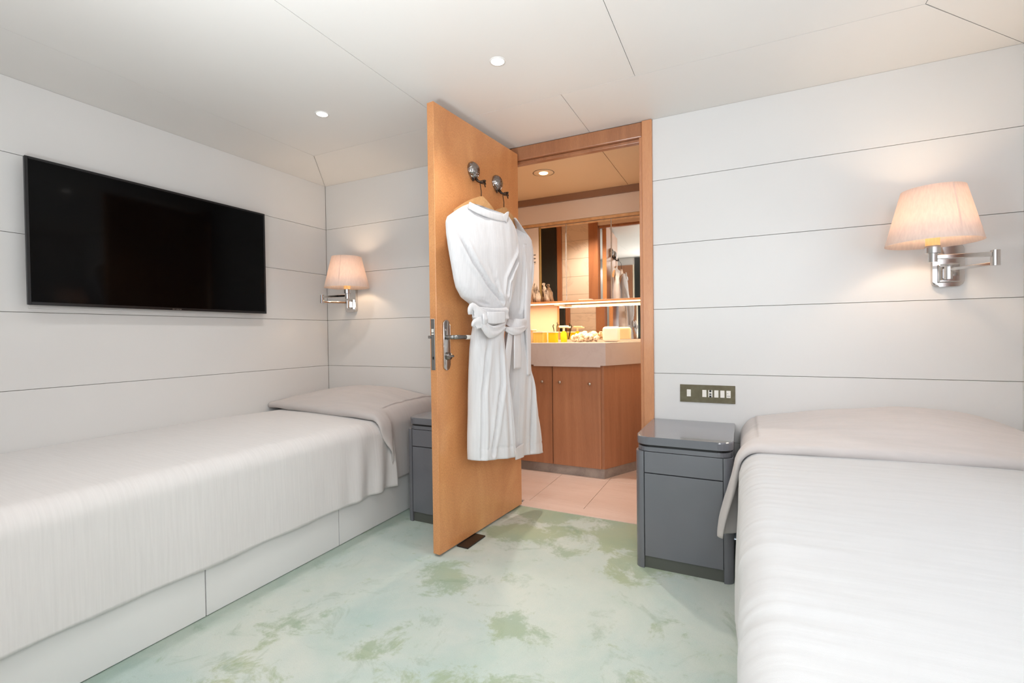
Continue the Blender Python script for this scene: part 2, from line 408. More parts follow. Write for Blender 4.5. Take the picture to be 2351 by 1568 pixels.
bm = nb()
for a in ((.28, .32, 1.03, 1.63), (1.78, 1.82, 1.03, 1.63), (.32, 1.78, 1.03, 1.06), (.32, 1.78, 1.60, 1.63)):
    box(bm, R - .045, R, a[0], a[1], a[2], a[3], bev=.003)
struct('window_2', bm, M_FRAME)
E_PANE = emis('daylit_window_pane', (232, 240, 255), 1.6)
obj('pane', BX(R - .018, R - .004, .32, 1.78, 1.06, 1.60), E_PANE, bpy.data.objects['window_2'])
obj('pane', BX(WX0 + .04, WX1 - .04, YR - .03, YR - .02, WZ0 + .04, WZ1 - .04), E_PANE, bpy.data.objects['added_window_1'])  # glowing pane of the added rear window
# ceiling: field panels, mitred border panels
def poly_prism(pts, z0, z1):
    bm = nb(); prism(bm, pts, z0, z1); return bm
bm = BX(L - .05, R + .05, YR - .05, B + 0.08, H + 0.010, H + 0.04)
ceil_o = struct('ceiling', bm, M_GROOVE)
g = 0.0011
JRr = YR + 0.42
fx = [JL, -1.3524, -0.4019, JR]
for a, b_ in zip(fx, fx[1:]):
    obj('ceiling_panel', BX(a + g, b_ - g, JRr + g, JY - g, H, H + 0.012), M_CEIL, ceil_o)
h = g * 1.2
bx = [L, -1.3524, -0.735, R]
segs = [([(L + h, B), (JL + h, JY + g), (-1.3524 - g, JY + g), (-1.3524 - g, B)]),
        ([(-1.3524 + g, JY + g), (-0.735 - g, JY + g), (-0.735 - g, B), (-1.3524 + g, B)]),
        ([(-0.735 + g, JY + g), (JR - h, JY + g), (R - h, B), (-0.735 + g, B)]),
        ([(L, B - h), (L, YR + h), (JL - g, JRr + h), (JL - g, JY - h)]),
        ([(R, B - h), (R, YR + h), (JR + g, JRr + h), (JR + g, JY - h)]),
        ([(L + h, YR), (JL + h, JRr - g), (JR - h, JRr - g), (R - h, YR)])]
for pts in segs: obj('ceiling_panel', poly_prism(pts, H, H + 0.012), M_CEIL, ceil_o)

# door frame
def trim(name, *a, m=M_FRAME, bev=0.004):
    return struct(name, BX(*a, bev=bev), m)
bm = nb(); box(bm, -0.458, DX1, B - 0.014, B + 0.07, 0, H - 0.001, bev=0.004); box(bm, -0.475, -0.457, B + 0.004, B + 0.07, 0, H - 0.001, bev=0.003)
struct('trim_1', bm, M_CASING)
bm = nb(); box(bm, DX0 - 0.03, -0.459, B - 0.002, B + 0.055, 2.014, H - 0.001, bev=0.004); box(bm, DX0 - 0.03, -0.459, B + 0.02, B + 0.055, 1.996, 2.013, bev=0.002)
struct('trim_2', bm, M_FRAME)
bm = nb(); box(bm, DX0 - 0.065, DX0 - 0.032, B + 0.002, B + 0.07, 0, H - 0.001, bev=0.004)
struct('trim_3', bm, M_FRAME)
trim('trim_4', -1.18, -0.475, B - 0.022, B + 0.07, -0.012, 0.004, m=M_TILE, bev=0.002)      # stone threshold

# ------------------------------------------------------------------ bathroom shell
BL, BR_, BB, BH = -1.95, -0.42, 3.60, 2.07
PB = B + 0.075      # bathroom face of the partition
bm = BX(BL, BR_, B + 0.06, BB, -0.05, -0.006)
bf = struct('floor_bathroom', bm, M_GROOVE)
bf.name = 'floor.001'
cols = [BL, -1.500, -1.155, -0.817, BR_]
rows = {0: [PB, 3.30, BB], 1: [PB, 2.952, 3.30, BB], 2: [PB, 3.14, BB], 3: [PB, 3.14, BB]}
for i in range(4):
    for y0, y1 in zip(rows[i], rows[i][1:]):
        obj('floor_tile', BX(cols[i] + .0012, cols[i + 1] - .0012, y0 + .0012, y1 - .0012, -0.02, 0.0, bev=0.0008, seg=1), M_TILE, bf)
bc = struct('ceiling.001', BX(BL, BR_, PB, BB, BH + 0.01, BH + 0.03), M_GROOVE)
for x0, x1 in ((BL, -0.7315), (-0.7285, BR_)):
    obj('ceiling_panel', BX(x0, x1, PB, BB, BH, BH + 0.011), M_BATHCEIL, bc)
struct('wall_bathroom_back', BX(BL, BR_, BB, BB + 0.04, 0, BH), M_BATHWALL)
struct('wall_bathroom_left', BX(BL - 0.04, BL, PB, BB, 0, BH), M_BATHWALL)
struct('wall_bathroom_right', BX(BR_, BR_ + 0.04, PB, BB, 0, BH), M_BATHWALL)
o = struct('wall_bathroom_front', BX(BL, DX0 - 0.04, B + 0.045, PB - 0.004, 0, BH), M_GROOVE)
for x0, x1 in ((-1.575, -1.307),):
    for k in range(12):
        obj('wall_tile', BX(x0, x1, PB - 0.008, PB, k * 0.1725 + .001, min(BH, (k + 1) * 0.1725) - .001, bev=.0008, seg=1), M_MWALL, o)
struct('wall_lintel', BX(DX0 - 0.06, BR_, B + 0.056, PB + 0.001, 2.02, H + .01), M_BATHWALL)
trim('trim_5', -1.305, DX0 - 0.0335, B + 0.05, PB + 0.012, 0, BH - .001)
trim('trim_6', -1.625, -1.577, B + 0.05, PB + 0.012, 0, BH - .001)
struct('door_2', BX(BL + 0.01, -1.63, PB - 0.004, PB + 0.01, 0.01, BH - 0.01, bev=0.003), M_DARKP)
# soffit: brown recess band and the panel above the mirror cabinet
struct('trim_7', BX(BL, BR_, 3.44, BB, 2.022, BH - 0.0005), M_BROWN)
struct('trim_8', BX(BL, BR_, 3.462, BB, 1.876, 2.021), M_BATHWALL)

# ------------------------------------------------------------------ door leaf (open), in its own frame
DA = Vector((-1.227, 1.747, 0)); DD = Vector((0.066, 0.719, 0)).normalized(); DN = Vector((DD.y, -DD.x, 0))
DRZ = math.atan2(DD.y, DD.x)
def DW(u, n, z): return DA + DD * u + DN * n + Vector((0, 0, z))
MD = Matrix.Translation(DA) @ Matrix.Rotation(DRZ, 4, 'Z') @ Matrix.Diagonal((1, -1, 1, 1))   # (u, n, z) -> world
def dp(px, py, n=0.0):
    """a spot measured on the photograph, as (u, z) on the plane n in front of the door"""
    r = CF + CR * ((px - 1175.5) / FPX) - CU * ((py - 784) / FPX)
    q = DA + DN * n
    t = (q - CP).dot(DN) / r.dot(DN); P = CP + r * t - DA
    return P.dot(DD), P.z
def DB(*a, **k): return BX(*a, M=MD, **k)
def tomd(bm): bm.transform(MD); return bm
door = obj('door_1', DB(0.0, 0.738, -0.038, 0, 0.010, 2.043, bev=0.0015, seg=1), M_DOOR, loc=DA, rz=DRZ)
tag(door, kind='structure')
bm = nb(); prism(bm, [(x, y) for x, y in rrect(-0.0235, 0.0235, -0.116, 0.116, 0.0234, 8)], 0, 0.008, bev=0.003)
bm.transform(Matrix(((1, 0, 0, 0.064), (0, 0, 1, 0.0), (0, 1, 0, 0.956), (0, 0, 0, 1)))); tomd(bm)
plate = obj('handle_plate', bm, M_CHROME, door, True)
bm = nb(); tube(bm, [DW(.064, 0.006, .992), DW(.064, .05, .992)], 0.0095, 14)
tube(bm, [DW(.058, .052, .992), DW(.09, .053, .992), DW(.145, .052, .991)], [.010, .0105, .010], 14)
obj('door_handle', bm, M_STEEL, door, True)
bm = nb(); tube(bm, [DW(.1452, .052, .991), DW(.24, .051, .990), DW(.262, .047, .988), DW(.266, .03, .985)], [.0105, .0105, .0105, .009], 14)
obj('handle_sleeve', bm, M_LEVER, door, True)
bm = nb(); tube(bm, [DW(.068, .006, .905), DW(.068, .022, .905)], [.017, .016], 18); box(bm, .052, .084, .02, .034, .899, .911, bev=.004, M=MD)
tube(bm, [DW(.068, .008, .905), DW(.070, .012, .888)], [.012, .008], 12)
obj('thumb_turn', bm, M_DCHROME, door, True)
bm = DB(-.003, .0005, -.031, -.009, .845, 1.075, bev=.001, seg=1)
lock = obj('lock_plate', bm, M_STEEL, door)
bm = nb(); box(bm, -.004, -.0025, -.026, -.014, 1.014, 1.030, M=MD); box(bm, -.004, -.0025, -.026, -.014, 1.004, 1.010, M=MD)
obj('latch_slot', bm, M_WHITEP, lock)
obj('latch_bolt', DB(-.019, -.002, -.034, -.027, .987, 1.0, bev=.001, seg=1), M_DCHROME, lock)
obj('key_slot', DB(-.0042, -.0025, -.022, -.015, .893, .905), M_BLACK, lock)
# coat hooks: ribbed shells with twisted prongs
def coat_hook(u, z, s):
    bm = nb()
    def f(a, v):
        th = a * 2 * PI; ph = v * PI / 2
        rib = 1 + 0.018 * math.cos(11 * th) * math.sin(ph)
        w_ = 0.037 * s * math.sin(ph) * rib; h_ = 0.040 * s * math.sin(ph) * rib
        zz = -math.cos(th) * h_
        tap = 1 - 0.28 * sstep(0, 0.04, -zz)
        return DW(u + math.sin(th) * w_ * tap, 0.002 + 0.034 * math.cos(ph), z + zz * (1.12 if zz < 0 else 1))
    grid(bm, f, 54, 12, True)
    o = obj('coat_hook', bm, M_DCHROME, door, True)
    bm = nb()
    tube(bm, [DW(u + .004, .02, z - .038), DW(u + .012, .03, z - .056), DW(u + .02, .045, z - .058), DW(u + .032, .05, z - .053), DW(u + .040, .05, z - .046)], [.006, .005, .0045, .004, .005], 8)
    tube(bm, [DW(u - .012, .01, z - .036), DW(u - .024, .02, z - .05), DW(u - .03, .024, z - .06)], [.005, .004, .003], 8)
    tube(bm, [DW(u + .030, .048, z - .056), DW(u + .036, .05, z - .070), DW(u + .040, .05, z - .078)], [.004, .003, .003], 8)
    tube(bm, [DW(u, .015, z - .034), DW(u + .002, .03, z - .054), DW(u + .014, .05, z - .062), DW(u + .016, .058, z - .052)], [.008, .006, .005, .004], 8)
    obj('hook_prong', bm, M_WIRE, o, True)
u, z = dp(1092, 391, .02); coat_hook(u, z, 1.12); h1 = (u, z)
u, z = dp(1146, 420, .02); coat_hook(u, z, 1.08); h2 = (u, z)

# hangers
def hanger(uc, zt, hook, label, n0, cu, cz):
    t = thing('coat_hanger', label, 'hanger', DW(cu, n0, cz), DRZ, 'wooden hangers on the open door')
    bm = nb()
    K = 30; half = 0.205
    top, bot = [], []
    for i in range(K + 1):
        s = -1 + 2 * i / K; a = abs(s)
        zc = cz - 0.012 * a - 0.085 * a ** 1.35
        hh = 0.023 * (1 - .45 * a)
        top.append((cu + s * half, zc + hh)); bot.append((cu + s * half, zc - hh))
    pts = top + bot[::-1]
    prism(bm, pts, n0 - .009, n0 + .009)
    bm.transform(Matrix(((1, 0, 0, 0), (0, 0, 1, 0), (0, 1, 0, 0), (0, 0, 0, 1)))); tomd(bm)
    obj('hanger_arms', bm, M_HANG, t)
    bm = nb(); pu, pn, pz = hook
    tube(bm, [DW(cu, n0, cz + .018), DW(cu + .001, n0, cz + .05), DW(cu - .006, n0 - .002, cz + .085), DW(pu + .012, pn + .012, pz - .014), DW(pu + .01, pn + .006, pz + .008), DW(pu - .002, pn - .006, pz + .004), DW(pu - .006, pn - .012, pz - .008)], .0022, 8)
    obj('hanger_hook', bm, M_WIRE, t, True)
    return t
c1 = dp(1105, 462, .075); c2 = dp(1157, 486, .055)
hanger(0, 0, (h1[0] + .014, .05, h1[1] - .056), 'light wooden coat hanger on the left shell hook holding the nearer robe', .075, c1[0], c1[1])
hanger(0, 0, (h2[0] + .014, .05, h2[1] - .056), 'light wooden coat hanger on the right shell hook, half hidden by the front robe', .055, c2[0], c2[1])

# robes -----------------------------------------------------------------
def seg_d(p, a, b_):
    ax, az = a; bx_, bz = b_; dx, dz = bx_ - ax, bz - az
    l = dx * dx + dz * dz; t = max(0, min(1, ((p[0] - ax) * dx + (p[1] - az) * dz) / l))
    return math.hypot(p[0] - ax - dx * t, p[1] - az - dz * t)
def robe_body(rows, nl, nr, th, grooves, seed, ns=150, nr_=170):
    """rows: left and right silhouette spots; a closed flattened tube with folds"""
    tab = []
    zs0 = None
    for k, (xl, yl, xr, yr) in enumerate(rows):
        ul, zl = dp(xl, yl, nl); ur, zr = dp(xr, yr, nr); tab.append((k / (len(rows) - 1), ul, zl, ur, zr))
    # row parameter proportional to height
    tab2 = [(tab[0][2] - q[2] + (tab[0][4] - q[4]),) + q[1:] for q in tab]
    T = tab2[-1][0]; tab2 = [(q[0] / T,) + q[1:] for q in tab2]
    gl = [([dp(x, y, (nl + nr) / 2) for x, y in pts], d, wd) for pts, d, wd in grooves]
    bm = nb()
    def f(a, v):
        ul, zl, ur, zr = interp(tab2, v)
        th_ = a * 2 * PI; c = math.cos(th_); s = math.sin(th_)
        cs = math.copysign(abs(c) ** 0.8, c)
        k = (1 + cs) / 2
        u = ul + (ur - ul) * k; z = zl + (zr - zl) * k; n = nl + (nr - nl) * k
        t = interp(th, v)[0]
        sn = math.copysign(abs(s) ** 0.75, s)
        dn = t * sn
        if s > 0:
            env = min(1, s * 2.2)
            for pts, d, wd in gl:
                dd = min(seg_d((u, z), p, q) for p, q in zip(pts, pts[1:]))
                run = (pts[0][1] - z) / max(1e-6, pts[0][1] - pts[-1][1]); d_ = d * sstep(-.02, .32, run) * (1 - .3 * sstep(.8, 1.05, run))
                dn -= env * d_ * math.exp(-(dd / wd) ** 2)
                dn += env * d_ * 0.45 * math.exp(-((dd - wd * 2.2) / (wd * 1.2)) ** 2)
            fl = sstep(.35, 1, v)
            dn -= env * .003 * math.exp(-((v - .955) / .004) ** 2)
            q = noise.noise(Vector((u * 26 + seed, z * 1.6, seed)))
            q2 = noise.noise(Vector((u * 9 + seed, z * 1.1, seed + 9)))
            dn += env * (q * (.003 + .008 * fl) + q2 * (.006 + .012 * fl))
        return DW(u, n + dn, z)
    g_ = grid(bm, f, ns, nr_, True)
    bm.faces.new(g_[0]); bm.faces.new(g_[-1][::-1])
    return bm
def strip(pts, wid, n0, thick=0.006, wav=0.0):
    """cloth strip through photo spots (px, py, n) with half width in metres, lying parallel to the door"""
    P = [(*dp(x, y, n), n) for x, y, n in pts]
    # resample (Catmull-Rom)
    Q = []
    for i in range(len(P) - 1):
        p0, p1, p2, p3 = P[max(i - 1, 0)], P[i], P[i + 1], P[min(i + 2, len(P) - 1)]
        for k in range(8):
            t = k / 8
            Q.append(tuple(0.5 * ((2 * b1) + (-a + c_) * t + (2 * a - 5 * b1 + 4 * c_ - d) * t * t + (-a + 3 * b1 - 3 * c_ + d) * t ** 3) for a, b1, c_, d in zip(p0, p1, p2, p3)))
    Q.append(P[-1])
    bm = nb(); m = len(Q) - 1
    wd = wid if isinstance(wid, (list, tuple)) else [wid, wid]
    def f(a, v):
        i = min(int(round(v * m)), m); p = Q[i]; q0 = Q[max(i - 1, 0)]; q1 = Q[min(i + 1, m)]
        tu, tz = q1[0] - q0[0], q1[1] - q0[1]; l = math.hypot(tu, tz) or 1e-6; tu /= l; tz /= l
        k = v * (len(wd) - 1); j = min(int(k), len(wd) - 2); ww = wd[j] + (wd[j + 1] - wd[j]) * (k - j)
        ang = a * 2 * PI; c = math.cos(ang); s = math.sin(ang); cs = math.copysign(abs(c) ** .7, c)
        off = cs * ww
        s = math.copysign(abs(s) ** .55, s)
        return DW(p[0] - tz * off, p[2] + s * thick * .62 + wav * math.sin(cs * 5 + v * 6) * (1 if s > 0 else .6), p[1] + tu * off)
    g_ = grid(bm, f, 20, m, True); bm.faces.new(g_[0]); bm.faces.new(g_[-1][::-1])
    return bm

ROBE1 = [(1078, 467, 1098, 472), (1066, 472, 1150, 489), (1054, 478, 1166, 496), (1040, 488, 1174, 508), (1029, 496, 1180, 520), (1025, 508, 1184, 532), (1027, 535, 1187, 552), (1032, 565, 1187, 580),
         (1038, 600, 1185, 610), (1045, 640, 1181, 645), (1050, 660, 1178, 665), (1062, 682, 1173, 684), (1081, 697, 1168, 697), (1091, 707, 1165, 706),
         (1092, 735, 1162, 732), (1088, 752, 1157, 748), (1085, 775, 1153, 770), (1083, 800, 1155, 795), (1081, 850, 1162, 845), (1080, 900, 1166, 893),
         (1080, 950, 1169, 942), (1079, 1000, 1172, 990), (1079, 1035, 1175, 1025), (1080, 1056, 1175, 1046)]
TH1 = [(0, .012), (.06, .03), (.16, .042), (.35, .04), (.41, .032), (.46, .030), (.55, .040), (.8, .048), (1, .052)]
r1 = thing('bathrobe', 'white cotton bathrobe hanging in front on the open door, belt tied in a bow', 'bathrobe', DW(.28, .09, 1.0), DRZ, 'bathrobes on the open door')
G1 = [([(1048, 530), (1075, 600), (1105, 655), (1136, 694)], .022, .009), ([(1185, 552), (1176, 590), (1160, 618), (1148, 645), (1146, 674)], .024, .009),
      ([(1112, 765), (1106, 820), (1098, 900), (1096, 1050)], .016, .010), ([(1131, 775), (1133, 880), (1124, 960), (1114, 1040)], .018, .010), ([(1108, 600), (1122, 650), (1132, 690)], .008, .008),
      ([(1155, 640), (1152, 690)], .008, .008), ([(1152, 800), (1156, 900), (1160, 1030)], .012, .009), ([(1090, 690), (1110, 700)], .01, .006)]
obj('robe_body', robe_body(ROBE1, .085, .12, TH1, G1, 3.1), M_ROBE, r1, True)
obj('collar', strip([(1077, 471, .108), (1096, 481, .124), (1120, 491, .134), (1145, 499, .138), (1164, 500, .138)], [.017, .018, .018, .016, .020], 0, .007), M_ROBE, r1, True)
obj('collar_tip', strip([(1158, 503, .141), (1164, 493, .141), (1167, 487, .139)], [.022, .013, .003], 0, .006), M_ROBE, r1, True)
belt = obj('belt', strip([(1086, 722, .11), (1105, 721, .135), (1135, 723, .152), (1166, 719, .152)], [.030, .032, .032, .03], 0, .010, .003), M_ROBE, r1, True)
obj('bow_loop', strip([(1124, 728, .158), (1104, 722, .160), (1086, 712, .150), (1082, 722, .142)], [.014, .030, .034, .02], 0, .009, .003), M_ROBE, belt, True)
obj('bow_loop', strip([(1122, 736, .155), (1104, 740, .164), (1090, 745, .160), (1086, 750, .155)], [.010, .026, .022, .008], 0, .008, .002), M_ROBE, belt, True)
obj('bow_loop', strip([(1119, 729, .166), (1136, 730, .176), (1159, 728, .178)], [.026, .028, .026], 0, .007), M_ROBE, belt, True)
obj('belt_drape', strip([(1108, 732, .160), (1112, 748, .168), (1126, 762, .170), (1142, 758, .170), (1158, 746, .162)], [.016, .024, .030, .024, .014], 0, .009, .003), M_ROBE, belt, True)
obj('belt_knot', strip([(1112, 722, .168), (1114, 732, .176), (1113, 744, .17)], [.012, .018, .012], 0, .010), M_ROBE, belt, True)

ROBE2 = [(1180, 500, 1183, 503), (1181, 512, 1192, 516), (1182, 524, 1203, 532), (1178, 534, 1213, 545), (1160, 545, 1218, 553), (1150, 570, 1221, 577), (1148, 600, 1221, 612), (1150, 640, 1219, 648),
         (1152, 670, 1215, 676), (1156, 700, 1207, 702), (1163, 722, 1204, 726), (1165, 745, 1204, 745), (1163, 765, 1206, 765), (1160, 790, 1212, 788), (1158, 820, 1215, 818), (1160, 850, 1218, 846),
         (1163, 900, 1224, 895), (1167, 950, 1231, 942), (1170, 1000, 1237, 988), (1174, 1046, 1242, 1037)]
TH2 = [(0, .006), (.06, .018), (.16, .034), (.38, .034), (.44, .026), (.5, .026), (.6, .036), (1, .042)]
r2 = thing('bathrobe', 'white cotton bathrobe hanging behind the front one, nearest the bathroom, belt tail hanging', 'bathrobe', DW(.6, .08, 1.0), DRZ, 'bathrobes on the open door')
G2 = [([(1189, 560), (1187, 620), (1182, 715)], .010, .006), ([(1208, 590), (1203, 680)], .010, .008), ([(1178, 870), (1178, 1030)], .012, .009), ([(1206, 800), (1207, 900), (1208, 1035)], .022, .010), ([(1226, 940), (1230, 1030)], .008, .008)]
obj('robe_body', robe_body(ROBE2, .045, .10, TH2, G2, 8.4, 110, 150), M_ROBE, r2, True)
belt = obj('belt', strip([(1164, 738, .085), (1180, 744, .118), (1196, 747, .135), (1208, 742, .125)], [.024, .032, .034, .028], 0, .010, .002), M_ROBE, r2, True)
obj('belt_knot', strip([(1160, 755, .12), (1176, 760, .138), (1192, 759, .146), (1204, 752, .14)], [.012, .02, .02, .012], 0, .010, .002), M_ROBE, belt, True)
obj('belt_tail', strip([(1172, 762, .125), (1169, 790, .135), (1166, 825, .138), (1163, 858, .138)], [.022, .026, .026, .026], 0, .005), M_ROBE, belt, True)
obj('belt_tail', strip([(1187, 765, .135), (1188, 800, .142), (1188, 846, .142)], [.03, .036, .036], 0, .006), M_ROBE, belt, True)
obj('sleeve', strip([(1204, 560, .10), (1213, 640, .115), (1210, 720, .125), (1213, 790, .12), (1213, 862, .115)], [.02, .03, .028, .022, .018], 0, .014), M_ROBE, r2, True)
obj('front_panel', strip([(1192, 1024, .10), (1193, 1040, .10), (1193, 1052, .10)], [.046, .046, .044], 0, .008), M_ROBE, r2, True)
# dark floor plate of the door stop
o = obj('door_stop', None or BX(-1.214, -1.150, 1.87, 2.025, 0.0, 0.007, bev=0.002, M=Matrix.Translation((-1.18, 1.95, 0)) @ Matrix.Rotation(-.05, 4, 'Z') @ Matrix.Translation((1.18, -1.95, 0))), M_DSTOP, loc=(-1.18, 1.95, 0))
tag(o, 'dark brown flat door stop plate on the carpet under the open door', 'door stop')

# ------------------------------------------------------------------ bathroom furniture
def off_poly(d):   # plan of the vanity: straight front, chamfered right corner
    return [(BL + .002, 3.12 + d), (-0.823 - d * 0.55, 3.12 + d), (-0.657 - d, 3.45), (-0.59 - d, BB - .002), (BL + .002, BB - .002)]
va = thing('vanity_cabinet', 'reddish brown wooden bathroom vanity with round knobs under the stone counter', 'cabinet', (-1.2, 3.3, 0))
bm = nb(); prism(bm, off_poly(0.045), 0.068, 0.781); obj('cabinet_body', bm, M_CAB, va)
bm = nb(); prism(bm, off_poly(0.052), 0.0, 0.068); obj('plinth', bm, M_GREYM, va)
def knob(x, y, z, par):
    bm = nb(); tube(bm, [(x, y, z), (x, y - .010, z), (x, y - .014, z), (x, y - .022, z), (x, y - .026, z)], [.004, .004, .010, .012, .006], 14)
    obj('knob', bm, M_CHROME, par, True)
yf = 3.12 + .045
for x0, x1, kx in ((-1.56, -1.2215, -1.292), (-1.2185, -0.866, -0.94)):
    d = obj('cabinet_door', BX(x0 + .0015, x1 - .0015, yf - .014, yf, .070, .776, bev=.0012, seg=1), M_CAB, va)
    if kx < -1.2: knob(kx, yf - .014, .66, d)
    else: knob(-1.158, yf - .014, .66, d); knob(kx, yf - .014, .655, d)
ct = thing('vanity_counter', 'taupe stone counter with a deep front edge, over the wooden vanity', 'counter', (-1.2, 3.3, .782))
bm = nb(); prism(bm, off_poly(0.0), 0.782, 0.938, bev=.004); obj('counter_slab', bm, M_COUNTER, ct)
bm = nb(); prism(bm, [(-1.35, 3.118), (-.86, 3.116), (-.86, 3.14), (-1.35, 3.14)], .772, .783); obj('front_lip', bm, M_COUNTER, ct)
bm = BX(BL + .01, -.62, BB - .018, BB - .001, .939, .955); obj('back_ledge', bm, M_COUNTER, ct)
M_STRIP, _, _ = mat('orange_wood_strip', (206, 140, 96), .4)
mr = obj('wall_mirror', BX(-1.322, BR_ - .01, BB - .012, BB - .001, .957, 1.232, bev=.001, seg=1), M_MIRROR, loc=(-.9, BB, .957))
tag(mr, 'low wide mirror between the bathroom counter and the lit shelf', 'mirror')
obj('side_strip', BX(-1.338, -1.3225, BB - .016, BB - .001, .957, 1.232), M_STRIP, mr)
# mirror cabinet
mc = thing('mirror_cabinet', 'wall cabinet with mirrored doors above the lit bathroom shelf', 'cabinet', (-1.1, 3.55, 1.25))
YC = 3.472
obj('cabinet_body', BX(BL + .01, BR_ - .01, YC + .012, BB, 1.252, 1.875), M_BATHWALL, mc)
obj('top_strip', BX(BL + .01, BR_ - .01, YC - .010, YC + .012, 1.853, 1.875, bev=.002), M_HANG, mc)
for x0, x1 in ((-1.425, -1.219), (-1.213, -.868), (-.862, -.43)):
    d = obj('mirror_door', BX(x0, x1, YC, YC + .012, 1.254, 1.848, bev=.002), M_MIRROR, mc)
    obj('top_rail', BX(x0 + .001, x1 - .001, YC - .004, YC + .0005, 1.836, 1.848, bev=.001, seg=1), M_HANG, d)
obj('side_panel', BX(-1.80, -1.446, YC - .002, YC + .012, 1.254, 1.848, bev=.002), M_BATHWALL, mc)
obj('gold_edge', BX(-1.444, -1.428, YC - .006, YC + .012, 1.254, 1.848, bev=.002), M_GOLD, mc)
# small wall vent on the side panel
vt = thing('wall_vent', 'small slotted grille on the pale panel beside the mirror doors', 'vent', (-1.48, YC, 1.6))
obj('vent_plate', BX(-1.53, -1.468, YC - .008, YC - .0025, 1.565, 1.645, bev=.001, seg=1), M_BATHWALL, vt)
for k in range(3): obj('slot', BX(-1.528, -1.470, YC - .0095, YC - .0078, 1.572 + k * .028, 1.578 + k * .028), M_DSTOP, vt)
# shelf with light strip
sh = thing('lit_shelf', 'long wooden shelf with a glowing light strip under its front edge', 'shelf', (-1.1, 3.5, 1.23))
obj('shelf_board', BX(BL + .005, BR_ - .005, 3.385, BB - .001, 1.2365, 1.2510, bev=.002), M_DOOR, sh)
obj('light_strip', BX(-1.56, BR_ - .006, 3.392, 3.412, 1.2275, 1.2364, bev=.001, seg=1), E_STRIP, sh)
obj('bracket', BX(-1.305, -1.268, 3.43, 3.585, 1.222, 1.236, bev=.001, seg=1), M_WHITEP, sh)
lamp('shelf_lamp', 'AREA', (-1.15, 3.40, 1.222), 5.0, (1.0, .72, .42), 1.2, (0, 0, 0), .02)
# driftwood pieces leaning on the shelf
def lumpy(bm, prof, c, n=20, seed=0, amp=.006, M=None):
    vs0 = len(bm.verts); lathe(bm, prof, (0, 0, 0), n, True)
    bm.verts.ensure_lookup_table(); vs = bm.verts[vs0:]
    for v in vs:
        d = noise.noise(v.co * 28 + Vector((seed, seed, seed))); v.co += Vector((v.co.x, v.co.y, 0)).normalized() * d * amp if (v.co.x or v.co.y) else Vector()
    bmesh.ops.transform(bm, matrix=Matrix.Translation(c) @ (M or Matrix()), verts=vs)
bm = nb(); lumpy(bm, [(.040, 0), (.040, .03), (.032, .08), (.020, .125), (.010, .15), (.004, .155)], (-1.445, 3.425, 1.251), 22, 1, .018, Matrix.Rotation(-.12, 4, 'Y') @ Matrix.Diagonal((1, .55, 1, 1)))
o = obj('driftwood', bm, M_DRIFT, smooth=True, loc=(-1.445, 3.425, 1.251)); tag(o, 'broad weathered driftwood piece on the lit shelf, next to the robe', 'driftwood', 'driftwood on the lit shelf')
bm = nb(); lumpy(bm, [(.026, 0), (.025, .03), (.021, .075), (.015, .115), (.012, .13), (.013, .145), (.006, .152)], (-1.358, 3.425, 1.251), 18, 5, .014, Matrix.Rotation(-.22, 4, 'Y'))
o = obj('driftwood', bm, M_DRIFT, smooth=True, loc=(-1.36, 3.42, 1.251)); tag(o, 'slim knotty driftwood piece leaning on the lit shelf, right of the broad one', 'driftwood', 'driftwood on the lit shelf')
o = obj('white_tray', BX(-1.10, -1.0, 3.40, 3.455, 1.2515, 1.258, bev=.002), M_SOAP, loc=(-1.05, 3.43, 1.2515)); tag(o, 'small flat cream tray on the lit shelf under the middle mirror door', 'tray')

CT = 0.9385
# yellow glass holders and soap
def glass_holder(x, y, wd, hh, m, label, name='glass_jar'):
    t = thing(name, label, 'jar', (x, y, CT))
    bm = nb(); prism(bm, [(x + a, y + b_) for a, b_ in rrect(-wd, wd, -wd, wd, .008, 4)], CT, CT + hh - .008, bev=.002); obj('jar_body', bm, m, t, False)
    bm = nb(); prism(bm, [(x + a, y + b_) for a, b_ in rrect(-wd - .004, wd + .004, -wd - .004, wd + .004, .010, 4)], CT + hh - .0079, CT + hh, bev=.002); obj('rim', bm, M_SOAP, t)
    return t
glass_holder(-1.372, 3.30, .042, .082, M_GLASSY, 'wide yellow glass jar with a cream rim on the counter by the robe')
glass_holder(-1.278, 3.33, .030, .080, M_YELSOAP, 'bright yellow glass jar on the counter between wide yellow jar and pump bottle')
glass_holder(-1.47, 3.34, .036, .10, M_AMBER, 'pale amber glass jar on the counter half hidden by the hanging robe')
t = thing('soap_pump', 'cream soap dispenser with long spout in front of low mirror', 'soap dispenser', (-1.225, 3.42, CT))
bm = nb(); lathe(bm, [(.001, 0), (.022, 0), (.024, .01), (.024, .065), (.016, .078), (.008, .084)], (-1.225, 3.42, CT), 24, True); obj('bottle', bm, M_YELSOAP, t, True)
bm = nb(); tube(bm, [(-1.225, 3.42, CT + .084), (-1.225, 3.42, CT + .112)], .009, 12); box(bm, -1.262, -1.185, 3.405, 3.43, CT + .108, CT + .126, bev=.006); box(bm, -1.19, -1.168, 3.41, 3.424, CT + .106, CT + .118, bev=.004)
obj('pump_head', bm, M_SOAP, t)
